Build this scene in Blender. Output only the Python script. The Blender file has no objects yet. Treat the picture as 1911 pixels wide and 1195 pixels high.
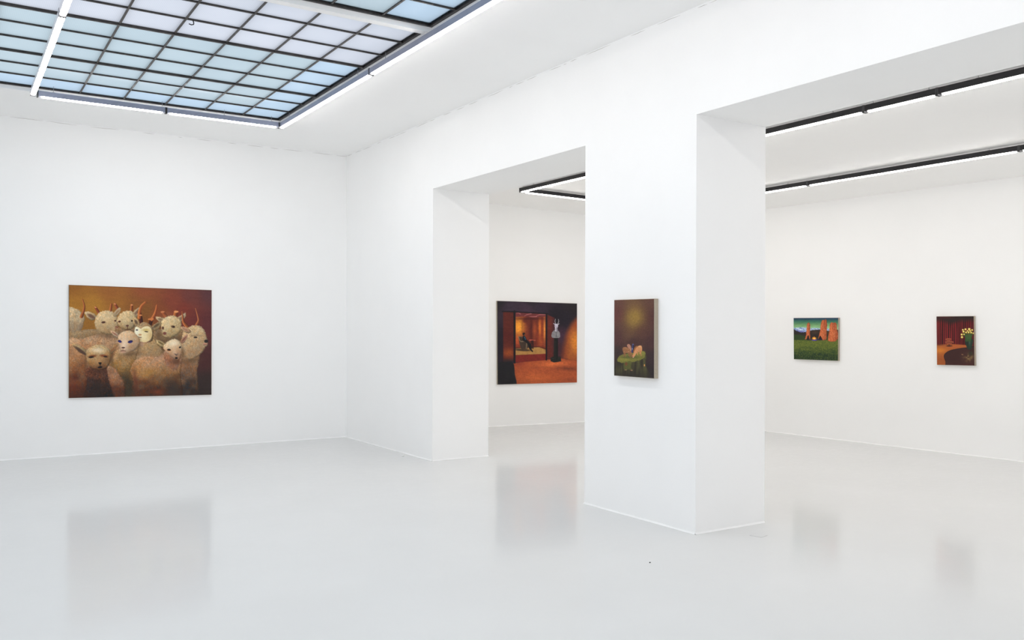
import bpy, bmesh, math, random
import numpy as np
from mathutils import Vector, Matrix

C = bpy.context.scene.collection
S = bpy.context.scene

# ------------------------------------------------------------------ camera, world, exposure
cam_data = bpy.data.cameras.new('camera')
cam = bpy.data.objects.new('camera', cam_data)
C.objects.link(cam)
S.camera = cam
W_PX, H_PX, F_PX, CY_PX = 1911.0, 1195.0, 1634.123, 609.97
cam_data.sensor_fit = 'HORIZONTAL'
cam_data.sensor_width = 36.0
cam_data.lens = 36.0 * F_PX / W_PX
cam_data.shift_y = (CY_PX - H_PX / 2) / W_PX
cam_data.clip_start = 0.05
cam_data.clip_end = 200
R_ = Vector((0.84014518, -0.54235056, 0.003456))
U_ = Vector((-0.00355945, 0.00085835, 0.99999330))
F_ = Vector((0.54234989, 0.84015185, 0.00120933))
cam.matrix_world = Matrix(((R_.x, U_.x, -F_.x, -4.88138), (R_.y, U_.y, -F_.y, -12.01216), (R_.z, U_.z, -F_.z, 1.6), (0, 0, 0, 1)))

world = bpy.data.worlds.new('sky')
S.world = world
world.use_nodes = True
bg = world.node_tree.nodes['Background']
bg.inputs['Color'].default_value = (0.93, 0.925, 1.0, 1)      # overcast daylight above the glazed roof
bg.inputs['Strength'].default_value = 0.92

LED_MAIN = 34.0
LED_SIDE = 26.0
# unseen fill lamps, added behind the invented windows to even out the light
for lx, ly, lw, lh, rz, en in ((-4.35, -17.6, 7.7, 3.5, 0, .5), (3.6, -17.6, 4.8, 3.5, 0, .8), (-9.3, -10.0, 10.0, 3.2, -math.pi / 2, 2.6)):
    ld = bpy.data.lights.new('added_fill_light', 'AREA'); ld.shape = 'RECTANGLE'; ld.size = lw; ld.size_y = lh
    ld.energy = en * lw * lh; ld.color = (1.0, .985, .97)
    lo = bpy.data.objects.new('added_fill_light', ld); C.objects.link(lo)
    lo.location = (lx, ly, 2.0); lo.rotation_euler = (math.pi / 2, 0, rz)
S.view_settings.view_transform = 'Standard'
S.view_settings.look = 'None'
S.view_settings.exposure = 0.25
S.view_settings.gamma = 1.0
S.view_settings.use_curve_mapping = False
S.cycles.max_bounces = 16
S.cycles.diffuse_bounces = 12
S.cycles.glossy_bounces = 6
S.cycles.transmission_bounces = 6
S.cycles.sample_clamp_indirect = 8.0

random.seed(5)
# ------------------------------------------------------------------ painted pictures
def _noise(nx, ny, sx, sy, seed):
    """smooth value noise on a grid, cell size sx by sy in grid steps"""
    rg = np.random.RandomState(seed)
    gx, gy = int(nx / sx) + 3, int(ny / sy) + 3
    g = rg.rand(gy, gx) * 2 - 1
    u = np.arange(nx) / sx; v = np.arange(ny) / sy
    i = u.astype(int); j = v.astype(int)
    fu = u - i; fv = v - j
    fu = fu * fu * (3 - 2 * fu); fv = fv * fv * (3 - 2 * fv)
    a = g[j][:, i] * (1 - fu) + g[j][:, i + 1] * fu
    b = g[j + 1][:, i] * (1 - fu) + g[j + 1][:, i + 1] * fu
    return a * (1 - fv)[:, None] + b * fv[:, None]

def smooth_poly(pts, n=4):
    P = np.array(pts, float); m = len(P); out = []
    for k in range(m):
        p0, p1, p2, p3 = P[k - 1], P[k], P[(k + 1) % m], P[(k + 2) % m]
        for t in np.arange(n) / n:
            out.append(0.5 * (2 * p1 + (p2 - p0) * t + (2 * p0 - 5 * p1 + 4 * p2 - p3) * t * t + (3 * p1 - p0 - 3 * p2 + p3) * t ** 3))
    return np.array(out)

def smooth_line(pts, n=5):
    P = np.array(pts, float)
    Q = np.vstack([2 * P[0] - P[1], P, 2 * P[-1] - P[-2]]); out = []
    for k in range(1, len(Q) - 2):
        p0, p1, p2, p3 = Q[k - 1:k + 3]
        for t in np.arange(n) / n:
            out.append(0.5 * (2 * p1 + (p2 - p0) * t + (2 * p0 - 5 * p1 + 4 * p2 - p3) * t * t + (3 * p1 - p0 - 3 * p2 + p3) * t ** 3))
    out.append(P[-1])
    return np.array(out)

class Picture:
    """a picture painted in software: colours on a grid of points; the painter works in its own sketch units"""
    def __init__(s, nx, ny, tl, tr, br, bl):
        s.nx, s.ny = nx, ny
        u = np.linspace(0, 1, nx)[None, :]; v = np.linspace(0, 1, ny)[:, None]
        q = [np.array(c, float) for c in (tl, tr, br, bl)]
        f = lambda k: (q[0][k] * (1 - u) + q[1][k] * u) * (1 - v) + (q[3][k] * (1 - u) + q[2][k] * u) * v
        s.X, s.Y = f(0), f(1)
        s.step = (q[1][0] - q[0][0]) / nx
        s.c = np.zeros((ny, nx, 3))
    def noise(s, sx, sy=None, seed=1):
        return _noise(s.nx, s.ny, max(1.0, sx / s.step), max(1.0, (sy or sx) / s.step), seed)
    def field(s, pts, p=2.2):
        num = np.zeros_like(s.c); den = np.zeros((s.ny, s.nx))
        for x, y, r, g, b in pts:
            w = 1.0 / ((s.X - x) ** 2 + (s.Y - y) ** 2 + 900.0) ** (p / 2)
            num += w[..., None] * np.array([r, g, b], float); den += w
        return num / den[..., None]
    def dist_poly(s, P):
        """signed distance, positive inside; far away points get -200"""
        P = np.asarray(P, float); pad = 60
        d = np.full((s.ny, s.nx), -200.0)
        box = (s.X > P[:, 0].min() - pad) & (s.X < P[:, 0].max() + pad) & (s.Y > P[:, 1].min() - pad) & (s.Y < P[:, 1].max() + pad)
        x = s.X[box]; y = s.Y[box]
        best = np.full(x.shape, 1e9); ins = np.zeros(x.shape, bool)
        for k in range(len(P)):
            ax, ay = P[k - 1]; bx, by = P[k]
            ex, ey = bx - ax, by - ay
            t = np.clip(((x - ax) * ex + (y - ay) * ey) / (ex * ex + ey * ey + 1e-9), 0, 1)
            best = np.minimum(best, (x - ax - t * ex) ** 2 + (y - ay - t * ey) ** 2)
            if ay != by:
                cr = ((ay > y) != (by > y)) & (x < ex * (y - ay) / (by - ay) + ax)
                ins ^= cr
        d[box] = np.where(ins, 1, -1) * np.sqrt(best)
        return d
    def put(s, m, col):
        col = np.asarray(col, float)
        s.c += np.clip(m, 0, 1)[..., None] * (col - s.c)
    def poly(s, pts, col, soft=4, fuzz=0, smooth=True, alpha=1.0, seed=7):
        P = smooth_poly(pts) if smooth else np.array(pts, float)
        d = s.dist_poly(P)
        if fuzz: d = d + fuzz * s.noise(9, 9, seed)
        s.put(alpha * (d / soft + .5).clip(0, 1), col)
        return d
    def ell(s, cx, cy, rx, ry, col, ang=0, soft=.35, alpha=1.0):
        a = math.radians(ang); dx, dy = s.X - cx, s.Y - cy
        u = (dx * math.cos(a) + dy * math.sin(a)) / rx; v = (-dx * math.sin(a) + dy * math.cos(a)) / ry
        r = np.sqrt(u * u + v * v)
        s.put(alpha * ((1 - r) / soft + .5).clip(0, 1), col)
    def glow(s, cx, cy, rx, ry, col, ang=0, alpha=1.0, inside=None):
        a = math.radians(ang); dx, dy = s.X - cx, s.Y - cy
        u = (dx * math.cos(a) + dy * math.sin(a)) / rx; v = (-dx * math.sin(a) + dy * math.cos(a)) / ry
        m = alpha * np.exp(-(u * u + v * v))
        s.put(m if inside is None else m * inside, col)
    def stroke(s, pts, w0, w1, col, dark=None, soft=3, alpha=1.0):
        """tapering stroke; the side away from the light takes the dark tone"""
        P = smooth_line(pts) if len(pts) > 2 else np.array(pts, float)
        best = np.full((s.ny, s.nx), 1e9); side = np.zeros((s.ny, s.nx))
        n = len(P) - 1
        for k in range(n):
            ax, ay = P[k]; bx, by = P[k + 1]; ex, ey = bx - ax, by - ay
            L = math.hypot(ex, ey) + 1e-9
            t = np.clip(((s.X - ax) * ex + (s.Y - ay) * ey) / (L * L), 0, 1)
            r = w0 + (w1 - w0) * (k + t) / n
            d = np.hypot(s.X - ax - t * ex, s.Y - ay - t * ey) - r
            up = d < best
            best = np.where(up, d, best)
            sx = (s.X - ax - t * ex) / np.maximum(r, 1)
            side = np.where(up, sx, side)
        m = alpha * (-best / soft + .5).clip(0, 1)
        if dark is None: s.put(m, col)
        else:
            k = (side * .8 + .45).clip(0, 1)[..., None]
            s.put(m, np.array(col, float) * (1 - k) + np.array(dark, float) * k)
    def inside(s, d, soft=4): return (d / soft + .5).clip(0, 1)
    def linear(s):
        c = (s.c.clip(0, 255)) / 255
        return np.where(c <= .04045, c / 12.92, ((c + .055) / 1.055) ** 2.4)

def paint_flock():
    p = Picture(440, 352, (92, 105), (1363, 150), (1363, 1082), (92, 1115))
    p.c = p.field([(100,110,148,94,36),(100,300,166,112,40),(300,300,168,116,42),(450,150,150,92,42),(500,300,152,98,40),(620,350,138,86,38),
        (750,140,142,76,45),(880,350,130,68,38),(760,330,128,80,36),(1000,250,130,62,44),(1100,330,122,52,40),(1150,200,108,56,50),(1340,170,88,52,55),
        (1200,450,106,46,42),(1320,450,90,44,46),(1300,750,74,40,40),(1300,1000,52,40,38),(1250,1080,48,38,36),(250,450,150,100,38)], 3)
    p.c *= (1 + .05 * p.noise(5, 5, 3) + .03 * p.noise(90, 20, 4))[..., None]
    rg = np.random.RandomState(77)
    grain = p.noise(3.2, 4.5, 11) * .5 + p.noise(5, 7, 12) * .45 + p.noise(11, 13, 13) * .35 + (rg.rand(p.ny, p.nx) - .5) * .5
    wide = p.noise(55, 55, 14); hue = p.noise(16, 20, 15); spot = p.noise(7, 8, 16)
    def fur(pts, top, mid, low, y0, y1, fuzz=4, rim=15, rimk=.42, tex=.2, form=.17):
        P = smooth_poly(pts)
        d = p.dist_poly(P) + fuzz * p.noise(8, 8, 21) + fuzz * .6 * p.noise(4, 4, 22)
        t = ((p.Y - y0) / (y1 - y0) + .16 * wide).clip(0, 1)[..., None]
        top, mid, low = (np.array(q, float) for q in (top, mid, low))
        c = np.where(t < .5, top + (mid - top) * t * 2, mid + (low - mid) * (t - .5) * 2)
        cx, rx = P[:, 0].mean(), np.ptp(P[:, 0]) / 2; cy, ry = P[:, 1].mean(), np.ptp(P[:, 1]) / 2
        u = ((p.X - cx) / rx).clip(-1.2, 1.2); v = ((p.Y - cy) / ry).clip(-1.2, 1.2)
        sh = .96 - form * (.6 * u + .55 * v)
        sh = sh * (1 - rimk * (1 - (d / rim).clip(0, 1)) * (.55 + .45 * np.clip(u + v, -1, 1)))
        dk = np.clip(1.25 - t[..., 0] * .5, .7, 1.2)
        c = c * (sh * (1 + tex * grain * dk))[..., None]
        c = c + hue[..., None] * np.array([6, -2, -8.]) + (spot * (p.Y > 780))[..., None] * np.array([10, 0, -5.])
        p.put((d / 6 + .5), c)
        return d
    def ear(pts, col, inner, ix, iy, rx, ry, ang):
        fur(pts, col, col, tuple(q * .8 for q in col), min(q[1] for q in pts), max(q[1] for q in pts), 3, 9, .34)
        p.ell(ix, iy, rx, ry, inner, ang, .7, .85)
    O, OD = (196, 112, 58), (92, 42, 24)
    # far left animal seen from behind, then the big one it stands behind
    fur([(60,318),(150,318),(195,350),(224,400),(215,450),(195,500),(170,560),(60,580)], (196,172,134), (186,160,124), (150,122,92), 320, 560)
    p.ell(192, 478, 16, 34, (140,112,90), 10, .8, .5)
    p.stroke([(195,388),(214,335),(219,288),(204,232)], 14, 4, O, OD)
    fur([(60,545),(180,515),(300,498),(480,520),(520,600),(200,660),(60,680)], (168,138,100), (150,120,84), (140,108,74), 500, 640)
    fur([(60,625),(200,585),(330,548),(480,540),(640,600),(640,800),(480,900),(470,1140),(60,1140)], (186,148,112), (162,112,72), (84,46,30), 540, 1010, 4, 16, .3)
    ear([(222,350),(260,343),(310,368),(320,400),(290,420),(250,402)], (196,168,126), (104,70,56), 278, 384, 36, 15, 28)
    p.stroke([(345,360),(314,305)], 13, 10, OD, OD); p.stroke([(345,360),(314,305)], 11, 9, (158,76,44), OD); p.ell(313,304,10,6,(214,140,86),20)
    p.stroke([(440,338),(448,278)], 12, 10, O, OD); p.stroke([(510,330),(480,275)], 15, 11, (170,86,50), OD); p.ell(478,273,11,7,(205,130,80),15)
    p.glow(420, 560, 110, 26, (84,62,42), 6, .55)
    fur([(306,430),(330,368),(380,335),(440,338),(490,368),(502,440),(512,490),(496,528),(440,548),(390,542),(340,518),(312,475)], (208,182,140), (200,170,126), (176,142,100), 335, 550)
    p.glow(410, 410, 60, 50, (222,198,154), 0, .5); p.glow(470, 500, 26, 30, (206,174,130), 0, .6); p.glow(350, 480, 30, 40, (176,146,104), 0, .5)
    ear([(466,370),(488,328),(520,306),(531,325),(510,365),(482,388)], (198,172,132), (150,116,86), 500, 345, 26, 9, -48)
    p.ell(381, 438, 17, 9, (66,36,28), -8, .7); p.ell(482, 424, 8, 8, (72,40,30))
    p.ell(494, 492, 14, 20, (158,104,80), 20, .7, .8); p.stroke([(484,478),(505,480)], 3, 3, (110,60,46))
    # the one behind it with one stub
    fur([(480,500),(560,480),(665,470),(690,560),(600,600),(490,570)], (150,118,84), (130,100,70), (120,90,62), 480, 590)
    p.stroke([(622,335),(626,284)], 13, 11, O, OD); p.ell(627,282,11,5,(226,150,92))
    ear([(632,352),(690,303),(697,340),(672,392),(640,392)], (188,160,120), (120,88,70), 668, 348, 34, 10, -52)
    fur([(500,402),(538,352),(600,333),(642,350),(668,400),(658,452),(632,492),(590,510),(545,497),(508,462)], (208,182,138), (200,172,128), (168,136,94), 335, 510)
    p.glow(570, 400, 45, 45, (224,200,152), 0, .5)
    p.ell(519, 431, 12, 8, (90,44,30)); p.ell(628, 424, 9, 8, (50,34,26)); p.ell(588, 468, 13, 7, (92,52,44)); p.stroke([(588,470),(590,498)], 3, 3, (90,54,42)); p.stroke([(570,505),(612,500)], 4, 3, (88,60,44), None, 4, .8)
    # the one right of centre behind, with two cut stubs
    fur([(815,490),(900,500),(1100,490),(1120,600),(1000,650),(830,650)], (158,126,92), (138,108,76), (122,92,62), 490, 640)
    ear([(838,390),(870,388),(922,408),(910,440),(868,432)], (192,164,122), (120,92,72), 884, 412, 24, 8, 20)
    p.stroke([(942,392),(905,346)], 16, 14, (170,84,46), OD); p.ell(903,344,19,8,(200,122,76),-6)
    p.stroke([(1014,396),(1026,346)], 18, 19, O, OD); p.ell(1028,342,21,9,(228,152,96),-2)
    ear([(1030,402),(1080,370),(1112,352),(1118,380),(1088,422),(1050,442)], (190,160,122), (124,92,76), 1072, 402, 36, 13, -38)
    p.glow(1000, 590, 100, 26, (84,62,42), -8, .6); p.glow(870, 540, 30, 60, (84,62,42), 0, .5)
    fur([(888,436),(930,395),(1000,376),(1060,408),(1078,460),(1064,522),(1012,562),(950,584),(910,570),(898,520)], (212,186,142), (202,174,126), (170,138,92), 378, 585)
    p.glow(945, 450, 45, 60, (228,204,160), 0, .55)
    p.ell(906, 488, 9, 14, (84,48,36)); p.ell(1000, 476, 20, 11, (110,76,52), 12); p.ell(1004, 477, 11, 7, (40,28,22)); p.ell(922, 536, 16, 13, (122,70,60), 0, .6); p.stroke([(905,562),(925,572),(960,570)], 3, 3, (110,76,54))
    # the masked one in the middle
    fur([(690,640),(655,720),(640,800),(760,760),(860,760),(930,710),(868,640),(826,560),(800,480),(690,560)], (178,146,104), (186,152,106), (176,138,98), 480, 760)
    p.stroke([(712,442),(702,385),(692,350)], 17, 16, (82,36,22), (50,24,18)); p.stroke([(692,392),(694,345),(712,292),(746,258)], 16, 8, (216,128,66), (128,58,30))
    p.ell(704, 374, 15, 6, (220,140,80))
    p.stroke([(786,464),(802,420),(820,392)], 17, 14, (74,34,22), (48,24,18)); p.stroke([(806,412),(830,368),(844,325),(850,286)], 15, 8, (206,118,62), (116,52,30)); p.stroke([(776,410),(812,408)], 6, 10, (210,124,66))
    ear([(638,408),(664,398),(692,430),(694,472),(660,478),(640,446)], (186,156,112), (86,66,52), 664, 434, 22, 11, 60)
    ear([(798,486),(840,446),(876,430),(892,452),(870,494),(828,514)], (166,138,98), (86,70,52), 846, 466, 34, 11, -34)
    fur([(672,482),(700,450),(730,436),(772,446),(812,482),(820,560),(796,612),(690,600)], (170,138,98), (166,132,92), (150,118,80), 436, 610)
    d = p.poly([(660,478),(690,486),(708,494),(728,480),(768,472),(796,492),(808,540),(792,590),(750,616),(702,610),(662,584),(650,530)], (238,222,176), 4)
    m = p.inside(d)
    p.glow(672, 520, 26, 50, (246,242,220), 0, .9, m); p.glow(800, 560, 40, 60, (206,170,112), 0, .8, m); p.glow(752, 506, 30, 12, (196,164,84), 0, .8, m); p.glow(740, 610, 60, 18, (220,190,130), 0, .6, m)
    p.ell(672, 506, 11, 6, (60,52,60)); p.ell(756, 521, 17, 5, (66,48,36), 8); p.ell(700, 548, 14, 7, (196,140,92), 0, .9); p.stroke([(676,568),(694,572),(712,572)], 4, 3, (96,62,58)); p.ell(694,584,18,7,(226,190,140),0,.9,.8)
    p.stroke([(700,615),(745,622),(790,604)], 5, 4, (150,100,80), None, 8, .6); p.ell(712, 634, 20, 18, (180,140,124), 0, .9, .6)
    # right hand one in profile
    fur([(1085,600),(1240,700),(1236,800),(1226,900),(1234,1140),(1050,1140),(1050,750)], (186,152,112), (150,108,76), (56,46,42), 620, 1060, 5, 14, .34)
    p.stroke([(1138,484),(1100,440),(1090,400),(1084,340)], 18, 4, (206,118,64), (84,40,26)); p.stroke([(1218,462),(1238,420),(1228,370),(1210,312)], 13, 4, (196,116,70), (100,50,36))
    p.glow(1170, 776, 90, 30, (84,62,42), -6, .6)
    fur([(1100,510),(1150,478),(1220,460),(1280,488),(1308,540),(1326,598),(1326,645),(1304,662),(1288,692),(1250,728),(1150,770),(1080,700),(1080,600)], (198,170,128), (192,160,120), (178,142,104), 465, 740)
    p.stroke([(1170,556),(1230,552),(1290,560)], 6, 5, (152,122,88), None, 8, .6)
    ear([(1066,480),(1110,478),(1168,514),(1142,534),(1100,516)], (196,160,122), (164,116,92), 1112, 500, 36, 9, 30)
    p.ell(1210, 571, 17, 8, (48,36,30), 4); p.ell(1312, 605, 19, 14, (30,28,30), 0, .4); p.stroke([(1290,628),(1318,630)], 5, 5, (200,140,118)); p.stroke([(1290,637),(1318,636)], 3, 3, (120,80,64))
    # blue-eyed one
    fur([(510,680),(680,650),(664,760),(640,850),(650,1000),(660,1140),(380,1140),(420,850),(470,740)], (186,148,106), (148,110,62), (66,52,36), 680, 1000)
    ear([(443,517),(470,518),(514,548),(508,580),(470,556)], (214,180,146), (150,100,80), 478, 541, 30, 7, 36)
    p.glow(610, 722, 90, 24, (84,62,42), -6, .7); p.glow(690, 640, 22, 60, (84,62,42), 0, .5)
    fur([(506,570),(530,534),(590,511),(648,530),(694,580),(692,640),(650,688),(590,712),(545,706),(520,660)], (214,180,140), (208,170,132), (180,140,104), 512, 712, 3, 16, .36, .1)
    p.glow(560, 640, 34, 60, (240,216,190), 10, .8); p.glow(545, 700, 40, 12, (190,150,116), 0, .5)
    for ex, ey, rx, ry, a in ((522,608,17,11,25), (614,611,22,12,-14)):
        p.ell(ex, ey, rx, ry, (24,22,70), a, .4); p.ell(ex + 2, ey + 3, rx * .6, ry * .4, (60,54,150), a, .9, .7)
    p.ell(552, 664, 16, 6, (70,40,36)); p.stroke([(550,668),(549,688)], 2, 2, (120,80,64)); p.stroke([(530,694),(550,692),(572,694)], 3, 3, (96,54,50)); p.ell(550,704,20,6,(206,160,134),0,.9,.7)
    # front left one: dark chest, low haunch beside it
    fur([(236,850),(420,830),(446,980),(480,1140),(225,1140),(240,980)], (120,70,46), (66,42,34), (42,34,32), 840, 1110, 6, 14, .2, .4)
    fur([(415,830),(480,850),(530,920),(566,990),(566,1140),(490,1140),(430,960)], (176,134,100), (156,108,76), (96,56,38), 830, 1030)
    ear([(118,633),(170,642),(244,690),(244,728),(190,712),(140,672)], (176,144,100), (74,52,44), 186, 692, 66, 13, 38)
    ear([(430,690),(462,650),(507,622),(492,662),(452,722)], (180,140,94), (150,100,66), 464, 678, 40, 10, -50)
    p.glow(350, 876, 100, 26, (60,38,30), 0, .6); p.glow(452, 770, 18, 80, (84,62,42), 0, .6); p.glow(232, 780, 16, 70, (84,62,42), 0, .5)
    fur([(238,690),(290,650),(360,638),(420,668),(444,720),(436,800),(400,852),(340,866),(280,848),(244,790)], (196,170,126), (176,136,88), (120,76,46), 640, 870)
    p.glow(330, 688, 60, 24, (236,218,184), 0, .85); p.glow(350, 780, 36, 40, (196,152,104), 0, .6)
    p.ell(286, 742, 36, 12, (120,66,40), -8, .8, .9); p.ell(278, 750, 22, 8, (32,26,22), -8); p.ell(386, 738, 34, 11, (124,62,36), 8, .8, .9); p.ell(398, 745, 17, 7, (36,28,24), 8)
    p.poly([(338,798),(366,798),(356,820),(354,834),(350,834),(350,818)], (24,20,20), 4); p.ell(352, 840, 20, 9, (28,22,22), -10)
    # front one right of centre
    fur([(614,870),(655,780),(760,742),(860,745),(935,690),(1000,735),(1080,745),(1070,900),(1060,1140),(650,1140),(640,960)], (198,152,118), (166,120,74), (84,50,34), 740, 1030, 5, 16, .34)
    p.glow(1000, 1040, 75, 90, (56,48,44), 0, .85); p.glow(940, 960, 40, 40, (70,58,50), 0, .5); p.glow(1010, 820, 60, 60, (150,96,74), 0, .35); p.glow(660, 960, 24, 90, (100,52,36), -10, .8); p.glow(860, 1060, 50, 22, (130,58,34), 0, .7); p.glow(780, 890, 60, 40, (182,136,64), 0, .4)
    p.glow(610, 1060, 40, 60, (58,52,42), 0, .7); p.glow(120, 1000, 50, 80, (120,52,34), 0, .5); p.glow(180, 1100, 110, 50, (72,40,30), 0, .6); p.glow(330, 1040, 70, 80, (40,32,30), 0, .7)
    fur([(926,700),(1080,650),(1074,740),(1060,780),(1030,860),(940,820)], (176,130,94), (150,98,70), (160,112,84), 690, 830, 5, 12, .1)
    ear([(843,598),(882,603),(930,630),(912,662),(868,642)], (198,170,118), (104,84,52), 886, 622, 28, 9, 28)
    ear([(1062,614),(1095,570),(1132,543),(1128,582),(1096,622)], (196,142,110), (120,76,62), 1102, 586, 32, 8, -48)
    p.glow(1030, 792, 60, 24, (90,58,42), 0, .7); p.glow(1090, 720, 18, 60, (84,62,42), 0, .6); p.glow(905, 700, 18, 40, (84,62,42), 0, .4)
    fur([(908,655),(950,610),(1010,586),(1062,608),(1084,650),(1078,720),(1062,768),(1030,778),(988,752),(946,712)], (222,196,152), (210,172,132), (166,116,88), 588, 780, 3, 16, .36, .12)
    p.glow(1005, 624, 44, 26, (244,230,202), 0, .85); p.glow(1015, 700, 24, 36, (226,188,152), 10, .6)
    p.ell(962, 684, 20, 10, (150,90,50), 4); p.ell(962, 681, 15, 8, (30,24,22), 4); p.ell(1064, 660, 11, 8, (34,26,24), -20); p.poly([(1010,716),(1034,724),(1046,712),(1036,732),(1026,732)], (74,60,58), 5); p.ell(1030, 756, 13, 9, (32,26,26), 4)
    spk = ((p.noise(5, 6, 31) > .74) & (p.Y > 860) & (p.X < 1000)).astype(float) * .22
    p.put(spk, (176,104,60))
    p.c *= (1 + .045 * p.noise(4, 4, 40))[..., None]
    p.put((1 - ((p.X - 92) / 7)).clip(0, 1) * .6, (70,48,36)); p.put((1 - (p.Y - (105 + (p.X - 92) * .0354)) / 7).clip(0, 1) * .6, (90,50,30))
    return p

def paint_salon():
    p = Picture(300, 300, (110, 135), (1047, 168), (1050, 1090), (110, 1118))
    p.c = p.field([(120,150,34,28,34),(500,150,40,32,40),(1040,180,36,30,32),(250,230,58,44,58),(450,220,66,46,62),(600,240,50,38,52),(780,320,30,24,32),(850,560,66,42,58),(850,750,70,38,46),(900,350,34,28,38),(120,600,30,24,34),(740,650,74,34,34)], 3)
    d = p.poly([(862,830),(890,650),(920,520),(965,430),(1000,385),(1100,340),(1100,850),(920,828)], (128,58,36), 60); m = p.inside(d, 80)
    p.glow(1035, 620, 95, 170, (220,132,46), 0, 1, m); p.glow(960, 780, 40, 80, (176,96,40), 0, .6, m); p.glow(1050, 400, 50, 50, (168,76,40), 0, .7, m)
    d = p.poly([(290,868),(480,842),(680,824),(860,812),(1060,848),(1060,1130),(300,1130)], (170,80,44), 8, 0, False); m = p.inside(d)
    p.glow(760, 880, 160, 34, (222,112,58), -3, .9, m); p.glow(940, 930, 160, 26, (120,58,38), 4, .85, m); p.glow(500, 925, 180, 16, (156,74,44), -4, .5, m); p.glow(360, 870, 70, 40, (128,48,36), 0, .6, m)
    p.glow(560, 1040, 190, 50, (206,104,54), 0, .6, m); p.glow(980, 1060, 110, 30, (132,62,40), 0, .5, m); p.glow(400, 1090, 90, 26, (150,74,42), 0, .5, m)
    d = p.poly([(175,260),(296,264),(296,836),(175,856)], (88,34,26), 5, 0, False); m = p.inside(d)
    p.glow(240, 745, 80, 55, (150,70,30), 0, .9, m); p.glow(230, 540, 120, 60, (84,26,24), 0, .7, m); p.glow(230, 850, 140, 30, (46,34,36), 0, 1, m)
    d = p.poly([(688,296),(776,336),(776,800),(688,818)], (92,36,30), 10, 0, False); m = p.inside(d); p.glow(720, 420, 30, 90, (116,46,34), 0, .7, m); p.glow(780, 500, 30, 300, (56,32,42), 0, .9, m)
    d = p.poly([(318,266),(668,290),(668,830),(316,858)], (112,42,30), 4, 0, False); m = p.inside(d)
    p.glow(350, 440, 70, 120, (250,164,52), 0, 1, m); p.glow(330, 600, 60, 60, (206,92,46), 0, .7, m)
    p.stroke([(392,370),(392,520)], 2, 2, (120,62,30), None, 4, .8)
    d2 = p.poly([(400,370),(440,400),(468,460),(478,560),(520,680),(590,680),(590,300),(480,300)], (104,42,30), 22, 0, True, .85)
    p.glow(500, 470, 16, 150, (70,26,24), 0, .8, m); p.glow(540, 480, 26, 100, (176,80,38), 0, .7, m); p.glow(600, 450, 18, 120, (232,122,44), 0, .9, m); p.glow(628, 500, 10, 140, (150,58,30), 0, .7, m); p.glow(655, 470, 14, 150, (244,152,62), 0, .9, m); p.glow(575, 600, 12, 90, (140,50,30), 0, .6, m); p.glow(610, 620, 30, 50, (210,100,44), 0, .5, m)
    p.poly([(318,268),(668,292),(668,318),(560,330),(420,318),(318,322)], (110,50,50), 8, 0, False)
    for a in ([(330,280),(350,278),(372,288)], [(420,312),(450,296),(500,284)], [(560,312),(600,296),(662,294)], [(480,320),(520,322),(560,318)]): p.stroke(a, 3, 6, (178,104,104), None, 5, .8)
    p.glow(490, 345, 180, 14, (66,26,26), 0, .7, m)
    p.poly([(316,694),(590,678),(668,706),(668,756),(316,772)], (172,126,68), 5, 0, False); p.stroke([(318,690),(420,682),(590,676),(668,702)], 3, 3, (44,26,24), None, 4, .8)
    p.ell(400, 712, 90, 14, (62,46,36), 3, .6, .9)
    p.poly([(316,772),(668,756),(668,830),(314,858)], (120,36,30), 4, 0, False)
    p.poly([(348,556),(388,550),(400,606),(466,604),(480,640),(450,702),(380,698),(362,640)], (64,50,40), 4, 0, False); p.stroke([(350,556),(374,610),(440,612),(440,694)], 5, 5, (128,104,80), None, 3); p.stroke([(350,556),(390,552)], 4, 4, (118,96,74))
    p.poly([(398,552),(424,548),(446,600),(430,614),(398,600)], (18,20,26), 4); p.ell(412, 524, 15, 17, (16,14,18)); p.ell(422, 534, 7, 9, (120,66,40)); p.stroke([(420,560),(436,598)], 5, 4, (46,96,118))
    p.stroke([(440,606),(470,640),(484,690),(512,728)], 16, 8, (18,16,20)); p.stroke([(452,604),(490,650),(500,690)], 8, 8, (22,20,24))
    p.stroke([(482,596),(544,598)], 7, 6, (182,84,66)); p.stroke([(516,606),(518,690)], 9, 8, (48,22,22)); p.stroke([(500,606),(500,640)], 7, 7, (60,28,24))
    for a, w in (([(305,258),(304,860)], 12), ([(678,284),(677,826)], 9), ([(168,258),(296,262)], 7), ([(300,262),(690,286)], 7)): p.stroke(a, w, w, (22,18,24))
    p.poly([(110,884),(200,852),(288,862),(308,1000),(314,1130),(100,1130)], (30,28,32), 8)
    p.poly([(728,800),(764,788),(850,790),(856,844),(770,858),(728,842)], (30,30,28), 4, 0, False); p.stroke([(730,802),(772,812),(854,798)], 2, 2, (58,56,52))
    p.stroke([(792,600),(790,795)], 24, 27, (34,34,32), (22,22,22)); p.poly([(768,570),(818,570),(814,604),(772,604)], (26,26,26), 4, 0, False)
    d = p.poly([(742,562),(744,510),(768,482),(796,470),(816,482),(838,512),(838,562),(800,570)], (150,146,148), 5); m = p.inside(d)
    st = (np.sin(p.X * .45 + p.Y * .1) * .5 + .5) * m; p.put(st * .5, (84,82,86)); p.stroke([(796,490),(794,560)], 3, 3, (70,68,74))
    p.stroke([(794,440),(797,480)], 15, 18, (196,188,200), (120,116,126)); p.ell(796, 428, 21, 24, (206,198,214)); p.stroke([(784,412),(762,400)], 6, 3, (196,190,198)); p.stroke([(812,414),(830,402)], 6, 3, (196,190,198))
    p.ell(788, 430, 4, 4, (50,46,56)); p.ell(804, 432, 4, 4, (50,46,56)); p.ell(797, 448, 5, 4, (80,74,84))
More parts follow.
